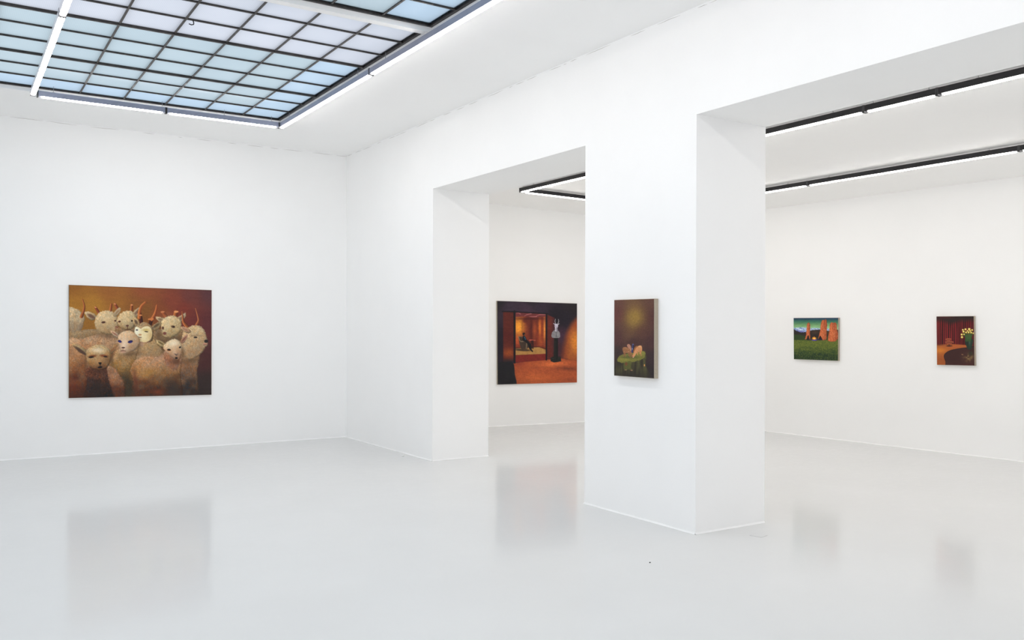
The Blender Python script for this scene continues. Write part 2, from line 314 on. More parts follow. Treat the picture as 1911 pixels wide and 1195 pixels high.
    p.stroke([(788,404),(780,375),(786,348)], 3, 2, (190,186,190)); p.stroke([(812,404),(824,378),(820,350)], 3, 2, (190,186,190))
    p.c *= (1 + .07 * p.noise(6, 6, 3) + .06 * p.noise(26, 14, 4))[..., None]
    return p

def paint_stump():
    p = Picture(200, 360, (108, 138), (600, 118), (602, 1102), (106, 1065))
    p.c = p.field([(110,150,96,62,52),(600,130,92,60,50),(350,150,106,74,52),(130,300,96,54,50),(590,350,82,48,44),(360,380,108,80,50),(300,560,96,66,50),(450,520,86,54,46),(130,600,80,48,46),(590,650,72,44,44),(350,650,72,46,42),(130,800,58,42,40),(590,850,54,38,40),(130,1050,44,36,36),(590,1080,42,34,36),(500,1000,44,34,34)], 3)
    p.glow(370, 340, 110, 120, (150,118,54), 0, .95); p.glow(340, 400, 60, 110, (142,110,54), 0, .4)
    d = p.poly([(150,860),(300,820),(496,800),(500,900),(508,960),(530,1100),(100,1080),(128,970)], (64,58,40), 12, 4); m = p.inside(d, 12)
    st = p.noise(16, 120, 5); p.put(m * (st * .9).clip(0, .7), (84,82,46)); p.put(m * (-st * .9).clip(0, .7), (40,34,28)); p.glow(320, 1080, 260, 60, (44,38,34), 0, .8, m)
    d = p.poly([(146,862),(200,815),(300,790),(420,768),(482,766),(500,796),(482,850),(400,886),(320,906),(220,912),(165,898)], (120,114,52), 8, 5); m = p.inside(d, 8)
    p.glow(440, 790, 60, 26, (146,138,70), 0, .7, m); p.glow(240, 870, 80, 24, (148,142,60), 0, .6, m); p.glow(310, 835, 90, 22, (82,84,44), 0, .7, m); p.put(m * (p.noise(10, 10, 8) * .5).clip(0, .5), (96,104,40))
    p.poly([(240,905),(330,890),(320,960),(346,1005),(300,990),(262,1004),(230,980)], (90,92,44), 14, 6, True, .8); p.ell(262, 925, 16, 22, (120,62,40), 0, .7, .8); p.ell(488, 940, 7, 14, (220,150,80)); p.ell(330, 1003, 14, 6, (176,120,96), 0, .7, .8); p.ell(256, 998, 14, 6, (150,110,84), 0, .7, .7)
    p.ell(310, 842, 100, 14, (82,84,42), 0, .7, .5)
    p.poly([(272,694),(294,678),(318,700),(332,760),(312,760),(290,730)], (176,124,100), 4)
    p.stroke([(347,684),(346,720),(342,770)], 10, 18, (64,66,102), (34,36,60)); p.ell(349, 683, 10, 9, (82,86,126)); p.ell(340, 740, 5, 14, (126,130,160))
    p.poly([(400,704),(376,712),(356,744),(352,780),(376,776)], (150,92,52), 4)
    p.poly([(216,728),(250,714),(290,726),(314,754),(336,800),(344,836),(330,838),(318,800),(300,790),(250,788),(222,772)], (146,96,62), 4)
    for a in ([(228,770),(236,800),(226,834)], [(246,780),(252,836)], [(300,786),(310,820),(314,852)], [(292,786),(296,826)]): p.stroke(a, 7, 4, (140,90,58))
    p.put(((p.noise(7, 7, 9) > .45) & (p.X > 222) & (p.X < 315) & (p.Y > 720) & (p.Y < 785)).astype(float) * .5, (198,152,108))
    p.poly([(456,708),(430,696),(396,716),(372,750),(352,800),(340,826),(352,842),(368,830),(392,790),(430,772),(458,766)], (204,140,92), 4); p.glow(430, 712, 22, 12, (228,172,122), 0, .7)
    for a in ([(448,760),(442,790),(450,826)], [(436,766),(430,800)], [(402,776),(404,812)]): p.stroke(a, 7, 4, (190,124,80))
    p.ell(346, 838, 12, 10, (150,96,66)); p.ell(352, 840, 6, 5, (230,190,160))
    p.c *= (1 + .09 * p.noise(6, 6, 3) + .05 * p.noise(4, 4, 13))[..., None]
    return p

def paint_spires():
    p = Picture(240, 240, (115, 155), (1012, 148), (1010, 1020), (118, 980))
    t = ((p.Y - 150) / 210).clip(0, 1)[..., None]
    k = [np.array(q, float) for q in ((34,52,88), (58,112,92), (112,156,104), (150,198,146))]
    p.c = np.where(t < .33, k[0] + (k[1] - k[0]) * t * 3, np.where(t < .66, k[1] + (k[2] - k[1]) * (t - .33) * 3, k[2] + (k[3] - k[2]) * (t - .66) * 3)) * (1 + .05 * p.noise(60, 12, 2))[..., None]
    d = p.poly([(100,352),(200,345),(300,338),(380,350),(450,362),(560,352),(700,368),(800,360),(900,380),(1030,395),(1030,470),(100,470)], (168,194,224), 6, 8, False); m = p.inside(d)
    n = p.noise(26, 14, 6) + .6 * p.noise(12, 8, 7); p.put(m * (n * .9 - .1).clip(0, .9), (64,84,150)); p.put(m * (-n - .25).clip(0, .8), (240,244,248)); p.glow(240, 430, 160, 26, (92,84,168), 8, .8, m)
    p.poly([(100,388),(180,415),(280,442),(400,430),(500,400),(640,388),(760,402),(860,420),(1030,400),(1030,640),(100,640)], (46,40,38), 8, 6); p.glow(560, 440, 90, 40, (76,56,44), 0, .8); p.glow(800, 450, 60, 40, (96,72,36), 0, .6)
    p.poly([(100,500),(250,490),(360,520),(480,560),(700,540),(1030,500),(1030,640),(100,640)], (48,66,34), 24, 8)
    d = p.poly([(90,596),(300,600),(600,606),(1030,600),(1030,1050),(90,1050)], (96,108,44), 16, 8, False); m = p.inside(d, 16)
    g = ((p.Y - 720) / 200 + .3 * p.noise(60, 30, 8)).clip(0, 1); p.put(m * g, (32,52,34)); p.put(m * (p.noise(9, 12, 9) * .7).clip(0, .5), (140,142,56)); p.put(m * (p.noise(9, 12, 19) * .7).clip(0, .5), (46,70,34))
    R, RD = (202,104,60), (128,56,34)
    for P in ([(348,588),(372,505),(384,380),(394,272),(420,243),(452,258),(460,340),(452,450),(464,584),(430,572),(412,512),(388,572)],
              [(622,566),(642,480),(662,400),(668,280),(698,196),(728,188),(744,202),(762,172),(788,196),(798,290),(786,430),(788,590),(712,604),(668,562)],
              [(812,614),(820,500),(840,420),(846,290),(882,232),(912,252),(958,240),(986,290),(992,400),(1010,480),(1010,570),(960,624),(880,634)]):
        P = np.array(P, float); d = p.poly(P, R, 5, 5, False); m = p.inside(d, 5); cx = P[:, 0].mean(); w = np.ptp(P[:, 0]) / 2
        p.put(m * ((p.X - cx) / w * .6 + .1).clip(0, .6), RD); p.put(m * (p.noise(16, 26, 5) * .8).clip(0, .5), (150,66,40)); p.put(m * (p.noise(12, 16, 15) * .7).clip(0, .4), (232,150,96)); p.put(m * (.4 * (1 - d / 14)).clip(0, .4), (110,50,30))
    for a in ([(438,260),(436,420)], [(742,205),(738,330)], [(906,255),(912,400)], [(940,250),(942,360)]): p.stroke(a, 4, 2, (96,46,32), None, 6, .7)
    p.poly([(404,520),(424,506),(436,560),(430,594),(392,594)], (28,24,26), 8); p.poly([(646,530),(668,516),(692,560),(700,596),(630,596)], (26,22,26), 8); p.glow(560, 590, 120, 14, (56,36,100), 0, .8)
    p.poly([(498,580),(506,545),(520,536),(528,548),(540,522),(552,546),(566,538),(578,560),(580,584),(540,592)], (238,150,52), 6, 0, False); p.ell(540, 568, 20, 16, (252,206,96)); p.ell(542, 600, 52, 11, (84,62,168))
    p.c *= (1 + .06 * p.noise(7, 7, 3))[..., None]
    return p

def paint_tulips():
    p = Picture(210, 270, (118, 118), (835, 110), (850, 1065), (130, 1045))
    st = np.sin(p.X * .155 + .5 * np.sin(p.X * .043)) * .6 + .5 * p.noise(16, 400, 4); st = (st * .8 + .4).clip(0, 1)[..., None]
    p.c = np.array([46, 18, 18.]) + st * np.array([100, 20, 22.])
    fade = (1 - .45 * ((p.X - 300) / 500).clip(0, 1))[..., None]; p.c = p.c * fade + (1 - fade) * np.array([80, 14, 20.])
    top = 200 + 60 * np.exp(-((p.X - 400) / 110) ** 2) + 12 * p.noise(80, 80, 2); p.put(((top + 45 - p.Y) / 90).clip(0, 1), np.array([46, 32, 30.])); p.glow(250, 130, 200, 30, (74,30,28), 0, .7)
    d = p.poly([(100,662),(300,652),(460,650),(700,668),(870,690),(870,1100),(100,1100)], (166,90,42), 14, 0, False); m = p.inside(d, 14)
    p.glow(190, 770, 120, 60, (208,122,44), 0, .9, m); p.glow(450, 700, 160, 30, (176,88,46), 0, .7, m); p.glow(220, 960, 120, 90, (150,76,36), 0, .7, m); p.glow(160, 665, 120, 14, (96,44,30), 0, .7)
    d = p.poly([(266,890),(290,828),(380,772),(530,736),(700,716),(900,712),(900,1110),(360,1110),(296,980)], (62,36,34), 10); m = p.inside(d, 10); p.put((1 - (d - 6).clip(0, 60) / 16).clip(0, 1) * m * .8, (36,22,24)); p.glow(700, 1080, 260, 60, (80,38,36), 0, .6, m)
    n = p.noise(30, 24, 6); p.put(m * (np.exp(-((p.X - 740) / 90) ** 2 - ((p.Y - 910) / 70) ** 2) * (n * .6 + .55)).clip(0, .8), (146,120,74)); p.ell(622, 852, 18, 8, (176,130,90), 20, .8, .8); p.glow(780, 830, 40, 40, (44,58,40), 0, .6, m)
    C = (164, 84, 58)
    p.ell(370, 684, 60, 12, (44,22,20), 0, .6, .9); p.stroke([(368,640),(368,684)], 7, 5, (60,30,24)); p.poly([(290,604),(340,590),(440,596),(448,620),(400,646),(340,646),(300,630)], (128,62,44), 6); p.poly([(302,560),(330,540),(400,542),(408,566),(380,590),(320,588)], (138,66,46), 6)
    for a in ([(296,562),(330,542),(400,544)], [(294,606),(350,592),(440,602),(446,622)], [(300,630),(350,640),(410,634)]): p.stroke(a, 5, 5, C)
    d = p.poly([(672,560),(818,556),(804,690),(780,750),(736,752),(702,700)], (36,52,42), 8); m = p.inside(d); p.glow(760, 620, 16, 60, (72,96,82), 0, .7, m); p.glow(710, 640, 18, 70, (26,44,36), 0, .7, m)
    for x, y in ((632,400),(660,440),(690,430),(720,420),(752,400),(785,430),(806,400),(826,450),(640,480),(700,460),(770,450)): p.stroke([(x,y),((x*1.2+745*.8)/2,500),(745+(x-745)*.45,590)], 8, 9, (64,92,48), (36,58,34), 5, .9)
    p.ell(735, 500, 60, 60, (72,104,50), 0, .8, .5)
    for x, y, r in ((632,375,17),(682,365,21),(752,362,25),(806,378,17),(645,410,20),(692,424,18),(740,424,18),(788,428,18),(610,465,20),(655,462,15),(615,516,22),(826,440,14),(720,396,15),(770,396,16)):
        p.ell(x, y, r, r * .95, (222,196,74), 0, .5); p.ell(x - 3, y - 5, r * .55, r * .5, (250,240,170), 0, .8)
    p.c *= (1 + .07 * p.noise(6, 6, 3))[..., None]
    return p
# ------------------------------------------------------------------ materials
def new_mat(name, color, rough=.6, metal=0.0, spec=.5):
    m = bpy.data.materials.new(name); m.use_nodes = True
    b = m.node_tree.nodes['Principled BSDF']
    b.inputs['Base Color'].default_value = (*color, 1)
    b.inputs['Roughness'].default_value = rough
    b.inputs['Metallic'].default_value = metal
    b.inputs['Specular IOR Level'].default_value = spec
    return m, m.node_tree, b

def coords(nt, scale=(1, 1, 1)):
    g = nt.nodes.new('ShaderNodeNewGeometry'); mp = nt.nodes.new('ShaderNodeMapping')
    mp.inputs['Scale'].default_value = scale
    nt.links.new(g.outputs['Position'], mp.inputs['Vector'])
    return mp.outputs['Vector']

def noise(nt, vec, scale, detail=4, rough=.55):
    n = nt.nodes.new('ShaderNodeTexNoise'); n.inputs['Scale'].default_value = scale
    n.inputs['Detail'].default_value = detail; n.inputs['Roughness'].default_value = rough
    nt.links.new(vec, n.inputs['Vector'])
    return n.outputs['Fac']

def ramp(nt, fac, stops):
    r = nt.nodes.new('ShaderNodeValToRGB'); e = r.color_ramp.elements
    while len(e) < len(stops): e.new(.5)
    for k, (p, c) in enumerate(stops):
        e[k].position = p; e[k].color = (*c, 1)
    nt.links.new(fac, r.inputs['Fac'])
    return r.outputs['Color']

def bump(nt, b, height, strength, dist):
    bp = nt.nodes.new('ShaderNodeBump'); bp.inputs['Strength'].default_value = strength; bp.inputs['Distance'].default_value = dist
    nt.links.new(height, bp.inputs['Height']); nt.links.new(bp.outputs['Normal'], b.inputs['Normal'])

def plaster(name, color):
    m, nt, b = new_mat(name, color, .75, 0, .25)
    v = coords(nt)
    n = noise(nt, v, 1.3, 5)
    k = tuple(x * .985 for x in color)
    nt.links.new(ramp(nt, n, [(.35, k), (.65, color)]), b.inputs['Base Color'])
    bump(nt, b, noise(nt, v, 60, 6, .65), .12, .004)
    return m

M_WALL = plaster('white_wall_paint', (.935, .935, .928))
M_CEIL = plaster('white_ceiling_paint', (.95, .948, .94))

# light grey resin floor, satin gloss with streaky trowel marks
M_FLOOR, nt, b = new_mat('grey_resin_floor', (.68, .68, .67), .2, 0, .045)
v = coords(nt)
cl = noise(nt, v, .8, 5)
nt.links.new(ramp(nt, cl, [(.3, (.675, .676, .672)), (.7, (.70, .701, .697))]), b.inputs['Base Color'])
rg = nt.nodes.new('ShaderNodeMapRange'); rg.inputs['From Min'].default_value = .35; rg.inputs['From Max'].default_value = .65
rg.inputs['To Min'].default_value = .05; rg.inputs['To Max'].default_value = .17
nt.links.new(noise(nt, coords(nt, (7, 11, 9)), 1.0, 8, .75), rg.inputs['Value']); nt.links.new(rg.outputs['Result'], b.inputs['Roughness'])
mx = nt.nodes.new('ShaderNodeMath'); mx.operation = 'ADD'
nt.links.new(noise(nt, coords(nt, (30, 44, 30)), 1.0, 5, .6), mx.inputs[0]); nt.links.new(noise(nt, coords(nt, (8, 12, 8)), 1.0, 4), mx.inputs[1])
bump(nt, b, mx.outputs[0], .08, .0025)

M_CAULK, _, _ = new_mat('white_caulk', (.90, .90, .89), .5)
M_CRACK, _, _ = new_mat('hairline_crack', (.52, .50, .47), .9)
M_STEEL, nt, b = new_mat('dark_glazing_steel', (.05, .044, .04), .45, .35)
nt.links.new(ramp(nt, noise(nt, coords(nt), 14, 5), [(.3, (.022, .019, .018)), (.7, (.055, .049, .045))]), b.inputs['Base Color'])
M_BLACK, _, _ = new_mat('black_anodised', (.016, .015, .018), .4, .3)
M_ALU, _, _ = new_mat('grey_aluminium', (.27, .285, .36), .4, .2)
M_PALE, _, _ = new_mat('white_aluminium', (.82, .82, .84), .35, .1)
M_ENDCAP, _, _ = new_mat('dark_end_cap', (.05, .05, .055), .5)
M_WIRE, _, _ = new_mat('steel_wire', (.35, .35, .36), .4, .7)

def led(name, col, strength):
    m = bpy.data.materials.new(name); m.use_nodes = True; nt = m.node_tree
    nt.nodes.remove(nt.nodes['Principled BSDF'])
    e = nt.nodes.new('ShaderNodeEmission'); e.inputs['Color'].default_value = (*col, 1); e.inputs['Strength'].default_value = strength
    nt.links.new(e.outputs[0], nt.nodes['Material Output'].inputs['Surface'])
    return m
M_LED = led('led_cool_white', (1.0, .968, .945), LED_MAIN)
M_LED2 = led('led_neutral_white', (1.0, .965, .925), LED_SIDE)

def pane_glass(name, tint):
    """ribbed frosted glass, daylight shining through it"""
    m = bpy.data.materials.new(name); m.use_nodes = True; nt = m.node_tree
    out = nt.nodes['Material Output']; nt.nodes.remove(nt.nodes['Principled BSDF'])
    tr = nt.nodes.new('ShaderNodeBsdfTranslucent'); gl = nt.nodes.new('ShaderNodeBsdfGlossy'); mix = nt.nodes.new('ShaderNodeMixShader')
    gl.inputs['Roughness'].default_value = .15; mix.inputs[0].default_value = .02
    w = nt.nodes.new('ShaderNodeTexWave'); w.wave_type = 'BANDS'; w.bands_direction = 'X'; w.inputs['Scale'].default_value = 24
    w.inputs['Distortion'].default_value = .3
    nt.links.new(coords(nt), w.inputs['Vector'])
    a = tuple(x * .955 for x in tint)
    rib = ramp(nt, w.outputs['Fac'], [(.25, a), (.75, tint)])
    dirt = ramp(nt, noise(nt, coords(nt), 1.7, 4), [(.3, (.93, .94, .95)), (.65, (1, 1, 1))])
    mu = nt.nodes.new('ShaderNodeMix'); mu.data_type = 'RGBA'; mu.blend_type = 'MULTIPLY'; mu.inputs[0].default_value = 1
    nt.links.new(rib, mu.inputs[6]); nt.links.new(dirt, mu.inputs[7])
    nt.links.new(mu.outputs[2], tr.inputs['Color'])
    nt.links.new(tr.outputs[0], mix.inputs[1]); nt.links.new(gl.outputs[0], mix.inputs[2]); nt.links.new(mix.outputs[0], out.inputs['Surface'])
    return m
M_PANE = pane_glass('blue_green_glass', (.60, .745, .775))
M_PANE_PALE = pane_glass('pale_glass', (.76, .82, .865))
M_PANE_EDGE_GLOW = pane_glass('edge_glow_glass', (.64, .83, .95))  # brighter tint paints in the glow behind the outermost panes

M_FROST = pane_glass('frosted_white_glass', (.9, .9, .9))

M_LINEN, nt, b = new_mat('raw_linen', (.42, .36, .27), .9)
wv = noise(nt, coords(nt, (1, 1, 1)), 300, 2)
nt.links.new(ramp(nt, wv, [(.3, (.34, .29, .22)), (.7, (.52, .45, .35))]), b.inputs['Base Color'])

M_CANVAS, nt, b = new_mat('oil_paint_on_canvas', (.5, .4, .3), .55, 0, .25)
at = nt.nodes.new('ShaderNodeVertexColor'); at.layer_name = 'picture'
nt.links.new(at.outputs['Color'], b.inputs['Base Color'])
bump(nt, b, noise(nt, coords(nt), 420, 2), .15, .001)

# ------------------------------------------------------------------ helpers
def finish(name, bm, mats, parent=None):
    me = bpy.data.meshes.new(name)
    bm.to_mesh(me); bm.free()
    for m in (mats if isinstance(mats, (list, tuple)) else [mats]): me.materials.append(m)
    o = bpy.data.objects.new(name, me); C.objects.link(o)
    if parent is not None: o.parent = parent
    return o

def add_box(bm, lo, hi, mi=0):
    vs = [bm.verts.new((x, y, z)) for x in (lo[0], hi[0]) for y in (lo[1], hi[1]) for z in (lo[2], hi[2])]
    for f in ((0, 1, 3, 2), (4, 6, 7, 5), (0, 4, 5, 1), (2, 3, 7, 6), (0, 2, 6, 4), (1, 5, 7, 3)):
        fc = bm.faces.new([vs[k] for k in f]); fc.material_index = mi

def add_prism(bm, ring, axis, cap=True, smooth=False):
    """ring of points swept by the vector axis"""
    a = [bm.verts.new(p) for p in ring]; b = [bm.verts.new(Vector(p) + Vector(axis)) for p in ring]
    n = len(ring)
    for k in range(n):
        f = bm.faces.new((a[k], a[(k + 1) % n], b[(k + 1) % n], b[k])); f.smooth = smooth
    if cap:
        bm.faces.new(a[::-1]); bm.faces.new(b)

def add_tube(bm, pts, r, seg=8):
    pts = [Vector(p) for p in pts]; rings = []
    for k, p in enumerate(pts):
        t = (pts[min(k + 1, len(pts) - 1)] - pts[max(k - 1, 0)]).normalized()
        a = t.orthogonal().normalized() if k == 0 else (rings_a - t * rings_a.dot(t)).normalized()
        rings_a = a; bvec = t.cross(a)
        rings.append([bm.verts.new(p + (a * math.cos(2 * math.pi * s / seg) + bvec * math.sin(2 * math.pi * s / seg)) * r) for s in range(seg)])
    for k in range(len(rings) - 1):
        for s in range(seg):
            f = bm.faces.new((rings[k][s], rings[k][(s + 1) % seg], rings[k + 1][(s + 1) % seg], rings[k + 1][s])); f.smooth = True
    bm.faces.new(rings[0][::-1]); bm.faces.new(rings[-1])

def clean(bm): bmesh.ops.recalc_face_normals(bm, faces=bm.faces[:])

def struct(name, bm, mats):
    clean(bm)
    o = finish(name, bm, mats); o['kind'] = 'structure'
    return o

def thing(name, label, cat, loc, group=None):
    o = bpy.data.objects.new(name, None); C.objects.link(o)
    o.location = loc; o.empty_display_size = .1
    o['label'] = label; o['category'] = cat
    if group: o['group'] = group
    return o

# ------------------------------------------------------------------ the rooms
Z_CEIL, Z_LINT, T = 4.10, 3.262, .785
Y_CORNER, Y_FRONT, X_LEFT = 0.0, -17.0, -8.7
def ceil2(x): return 3.70 - .041 * x
def far_back_y(x): return .038 - .1246 * (x - 2.488)
def far_right_x(y): return 5.828 + .0555 * (-2.746 - y)
X_OUT = 7.0

bm = bmesh.new(); add_box(bm, (X_LEFT - .3, Y_FRONT - .3, -.15), (X_OUT, .6, 0)); struct('floor', bm, M_FLOOR)
bm = bmesh.new(); add_box(bm, (X_LEFT - .3, Y_CORNER, 0), (.0, .6, Z_CEIL + .35)); struct('wall_back', bm, M_WALL)
YL0, YL1, ZL0, ZL1 = -15.0, -5.0, .4, 3.6  # opening for the made-up fill window in the left wall
bm = bmesh.new()
for lo, hi in (((X_LEFT - .3, Y_FRONT, 0), (X_LEFT, YL0, Z_CEIL + .35)), ((X_LEFT - .3, YL1, 0), (X_LEFT, 0, Z_CEIL + .35)),
               ((X_LEFT - .3, YL0, 0), (X_LEFT, YL1, ZL0)), ((X_LEFT - .3, YL0, ZL1), (X_LEFT, YL1, Z_CEIL + .35))): add_box(bm, lo, hi)
struct('wall_left', bm, M_WALL)
# front wall behind the camera, with two frosted windows added only for fill light
FRONT_FILL_WIN = [(-8.2, -.5), (1.2, 6.0)]; ZW0, ZW1 = .2, 3.75
bm = bmesh.new(); xa = X_LEFT - .3
for x0, x1 in FRONT_FILL_WIN:
    add_box(bm, (xa, Y_FRONT - .3, 0), (x0, Y_FRONT, Z_CEIL + .35))
    add_box(bm, (x0, Y_FRONT - .3, 0), (x1, Y_FRONT, ZW0)); add_box(bm, (x0, Y_FRONT - .3, ZW1), (x1, Y_FRONT, Z_CEIL + .35)); xa = x1
add_box(bm, (xa, Y_FRONT - .3, 0), (X_OUT, Y_FRONT, Z_CEIL + .35)); struct('wall_front', bm, M_WALL)

# the thick wall between the rooms: one mass of masonry with openings down to the floor
gaps = [(-2.70, -5.674), (-7.080, -10.05), (-11.45, -14.42)]
bm = bmesh.new(); y0 = .6
for a, c in gaps + [(Y_FRONT, None)]:
    add_box(bm, (0, a, 0), (T, y0, Z_LINT)); y0 = c
add_box(bm, (0, Y_FRONT, Z_LINT), (T, .6, Z_CEIL + .35))
struct('wall_right', bm, M_WALL)

# side room: its far wall, its end wall and its sloping ceiling
bm = bmesh.new()
add_prism(bm, [(T, far_back_y(T), 0), (X_OUT, far_back_y(X_OUT), 0), (X_OUT, .6, 0), (T, .6, 0)], (0, 0, Z_CEIL)); struct('wall_end', bm, M_WALL)
ye = far_back_y(5.66)
bm = bmesh.new()
add_prism(bm, [(far_right_x(ye - .003), ye - .003, 0), (far_right_x(Y_FRONT), Y_FRONT, 0), (X_OUT, Y_FRONT, 0), (X_OUT, far_back_y(X_OUT) - .004, 0)], (0, 0, Z_CEIL)); struct('wall_far', bm, M_WALL)
bm = bmesh.new()
add_prism(bm, [(T, Y_FRONT, ceil2(T)), (X_OUT, Y_FRONT, ceil2(X_OUT)), (X_OUT, Y_FRONT, Z_CEIL + .35), (T, Y_FRONT, Z_CEIL + .35)], (0, .6 - Y_FRONT, 0)); struct('ceiling_side', bm, M_CEIL)

# main ceiling, a slab around the three bays of the skylight
XS0, XS1 = -7.70, -1.440
Z_GRID = 4.14
BAYS = [(-1.395, -5.335), (-5.412, -9.36), (-9.437, -13.385)]
bm = bmesh.new()
add_box(bm, (X_LEFT, Y_FRONT, Z_CEIL), (XS0, 0, Z_CEIL + .35))
add_box(bm, (XS1, Y_FRONT, Z_CEIL), (0, 0, Z_CEIL + .35))
add_box(bm, (XS0, BAYS[0][0], Z_CEIL), (XS1, 0, Z_CEIL + .35))
add_box(bm, (XS0, Y_FRONT, Z_CEIL), (XS1, BAYS[2][1], Z_CEIL + .35))
struct('ceiling', bm, M_CEIL)
for k in (0, 1):
    bm = bmesh.new(); add_box(bm, (XS0, BAYS[k + 1][0], Z_CEIL - .002), (XS1, BAYS[k][1], Z_CEIL + .30)); struct('trim_%d' % (k + 1), bm, M_CEIL)

# the skylight bays: steel frame, glazing bars and frosted panes
PX, PY = .4408, .4345
for w, (ya, yb) in enumerate(BAYS):
    win = bpy.data.objects.new('window_%d' % (w + 1), None); C.objects.link(win)
    win.location = ((XS0 + XS1) / 2, (ya + yb) / 2, Z_GRID); win['kind'] = 'structure'
    inv = Matrix.Translation(-Vector(win.location))
    zf = Z_GRID
    bm = bmesh.new(); fw = .026
    for lo, hi in (((XS0, ya - fw, zf), (XS1, ya, zf + .06)), ((XS0, yb, zf), (XS1, yb + fw, zf + .06)),
                   ((XS1 - fw, yb + fw, zf), (XS1, ya - fw, zf + .06)), ((XS0, yb + fw, zf), (XS0 + fw, ya - fw, zf + .06))): add_box(bm, lo, hi)
    for lo, hi in (((XS0 + fw, ya - fw - .022, zf + .022), (XS1 - fw, ya - fw, zf + .05)), ((XS0 + fw, yb + fw, zf + .022), (XS1 - fw, yb + fw + .022, zf + .05)),
                   ((XS1 - fw - .022, yb + fw, zf + .022), (XS1 - fw, ya - fw, zf + .05))): add_box(bm, lo, hi)
    clean(bm); bm.transform(inv); finish('frame', bm, M_STEEL, win)
    xs = [XS1 - .024 - PX * k for k in range(1, 15) if XS1 - .024 - PX * k > XS0 + .1]
    ys = [ya - .025 - PY * k for k in range(1, 9)]
    bm = bmesh.new()
    for x in xs:      # T-bars: a flat foot below and a stem behind the glass
        add_box(bm, (x - .0085, yb + fw, zf + .004), (x + .0085, ya - fw, zf + .012)); add_box(bm, (x - .003, yb + fw, zf + .012), (x + .003, ya - fw, zf + .05))
    clean(bm); bm.transform(inv); finish('glazing_bars', bm, M_STEEL, win)
    bm = bmesh.new()
    for k, y in enumerate(ys):
        h, low = (.011, -.006) if (k + 1) % 3 == 0 else (.0085, .003)
        add_box(bm, (XS0 + fw, y - h, zf + low), (XS1 - fw, y + h, zf + .016)); add_box(bm, (XS0 + fw, y - .003, zf + .016), (XS1 - fw, y + .003, zf + .05))
    clean(bm); bm.transform(inv); finish('cross_bars', bm, M_STEEL, win)
    bm = bmesh.new()
    ex = [XS1 - fw] + xs + [XS0 + fw]; ey = [ya - fw] + ys + [yb + fw]
    for i in range(len(ex) - 1):
        for j in range(len(ey) - 1):
            z = zf + .0165 + random.uniform(0, .003)
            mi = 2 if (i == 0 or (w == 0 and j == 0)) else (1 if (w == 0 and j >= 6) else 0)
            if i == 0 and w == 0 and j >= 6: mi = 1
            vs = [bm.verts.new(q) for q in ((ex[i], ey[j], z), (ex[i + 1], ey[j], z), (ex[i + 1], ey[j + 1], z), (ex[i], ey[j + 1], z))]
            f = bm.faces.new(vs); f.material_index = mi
    clean(bm); bm.transform(inv); finish('glass', bm, [M_PANE, M_PANE_PALE, M_PANE_EDGE_GLOW], win)

def fill_window(name, x0, x1, z0, z1, place):
    """an unseen frosted window added for fill light, built along x and then put in its wall"""
    win = bpy.data.objects.new(name, None); C.objects.link(win); win['kind'] = 'structure'; win.matrix_world = place
    n = round((x1 - x0) / 1.3); bm = bmesh.new()
    for k in range(n + 1):
        x = x0 + .03 + (x1 - x0 - .06) * k / n; add_box(bm, (x - .03, -.03, z0 + .06), (x + .03, .03, z1 - .06))
    add_box(bm, (x0, -.03, z0), (x1, .03, z0 + .06)); add_box(bm, (x0, -.03, z1 - .06), (x1, .03, z1))
    clean(bm); finish('frame', bm, M_PALE, win)
    bm = bmesh.new(); bm.faces.new([bm.verts.new(q) for q in ((x0, 0, z0), (x1, 0, z0), (x1, 0, z1), (x0, 0, z1))])
    finish('glass', bm, M_FROST, win)
for w, (x0, x1) in enumerate(FRONT_FILL_WIN): fill_window('window_%d' % (w + 4), x0, x1, ZW0, ZW1, Matrix.Translation((0, Y_FRONT - .12, 0)))  # invented front windows, there to let in fill light
fill_window('window_6', YL0, YL1, ZL0, ZL1, Matrix.Translation((X_LEFT - .12, 0, 0)) @ Matrix.Rotation(math.pi / 2, 4, 'Z'))  # invented left window, brightens the pillar face

# white bead of sealant where the walls meet the floor
def bead(name, pts):
    bm = bmesh.new(); rg = random.Random(name)
    P = [Vector((x, y, 0)) for x, y in pts]
    for a, c in zip(P, P[1:]):
        d = (c - a); L = d.length; d.normalize(); n = Vector((-d.y, d.x, 0))     # n points into the room
        k = max(2, int(L / .12)); rows = []
        for s in range(k + 1):
            q = a + d * L * s / k; h = .013 + rg.uniform(-.003, .004); w = .011 + rg.uniform(-.003, .004)
            rows.append([bm.verts.new(q + Vector((0, 0, h))), bm.verts.new(q + n * w * .55 + Vector((0, 0, h * .55))), bm.verts.new(q + n * w + Vector((0, 0, .0006)))])
        for r0, r1 in zip(rows, rows[1:]):
            for e in (0, 1):
                f = bm.faces.new((r0[e], r1[e], r1[e + 1], r0[e + 1])); f.smooth = True
    o = finish(name, bm, M_CAULK); o['kind'] = 'structure'
bead('baseboard_back', [(0, 0), (X_LEFT, 0)])
bead('baseboard_stub', [(T, -2.70), (0, -2.70), (0, 0)])
bead('baseboard_pillar', [(0, -5.674), (0, -7.08), (T, -7.08), (T, -5.674)][::-1])
bead('baseboard_end', [(5.69, far_back_y(5.69)), (T, far_back_y(T))])
bead('baseboard_far', [(far_right_x(-16.9), -16.9), (far_right_x(-.4), -.4)])

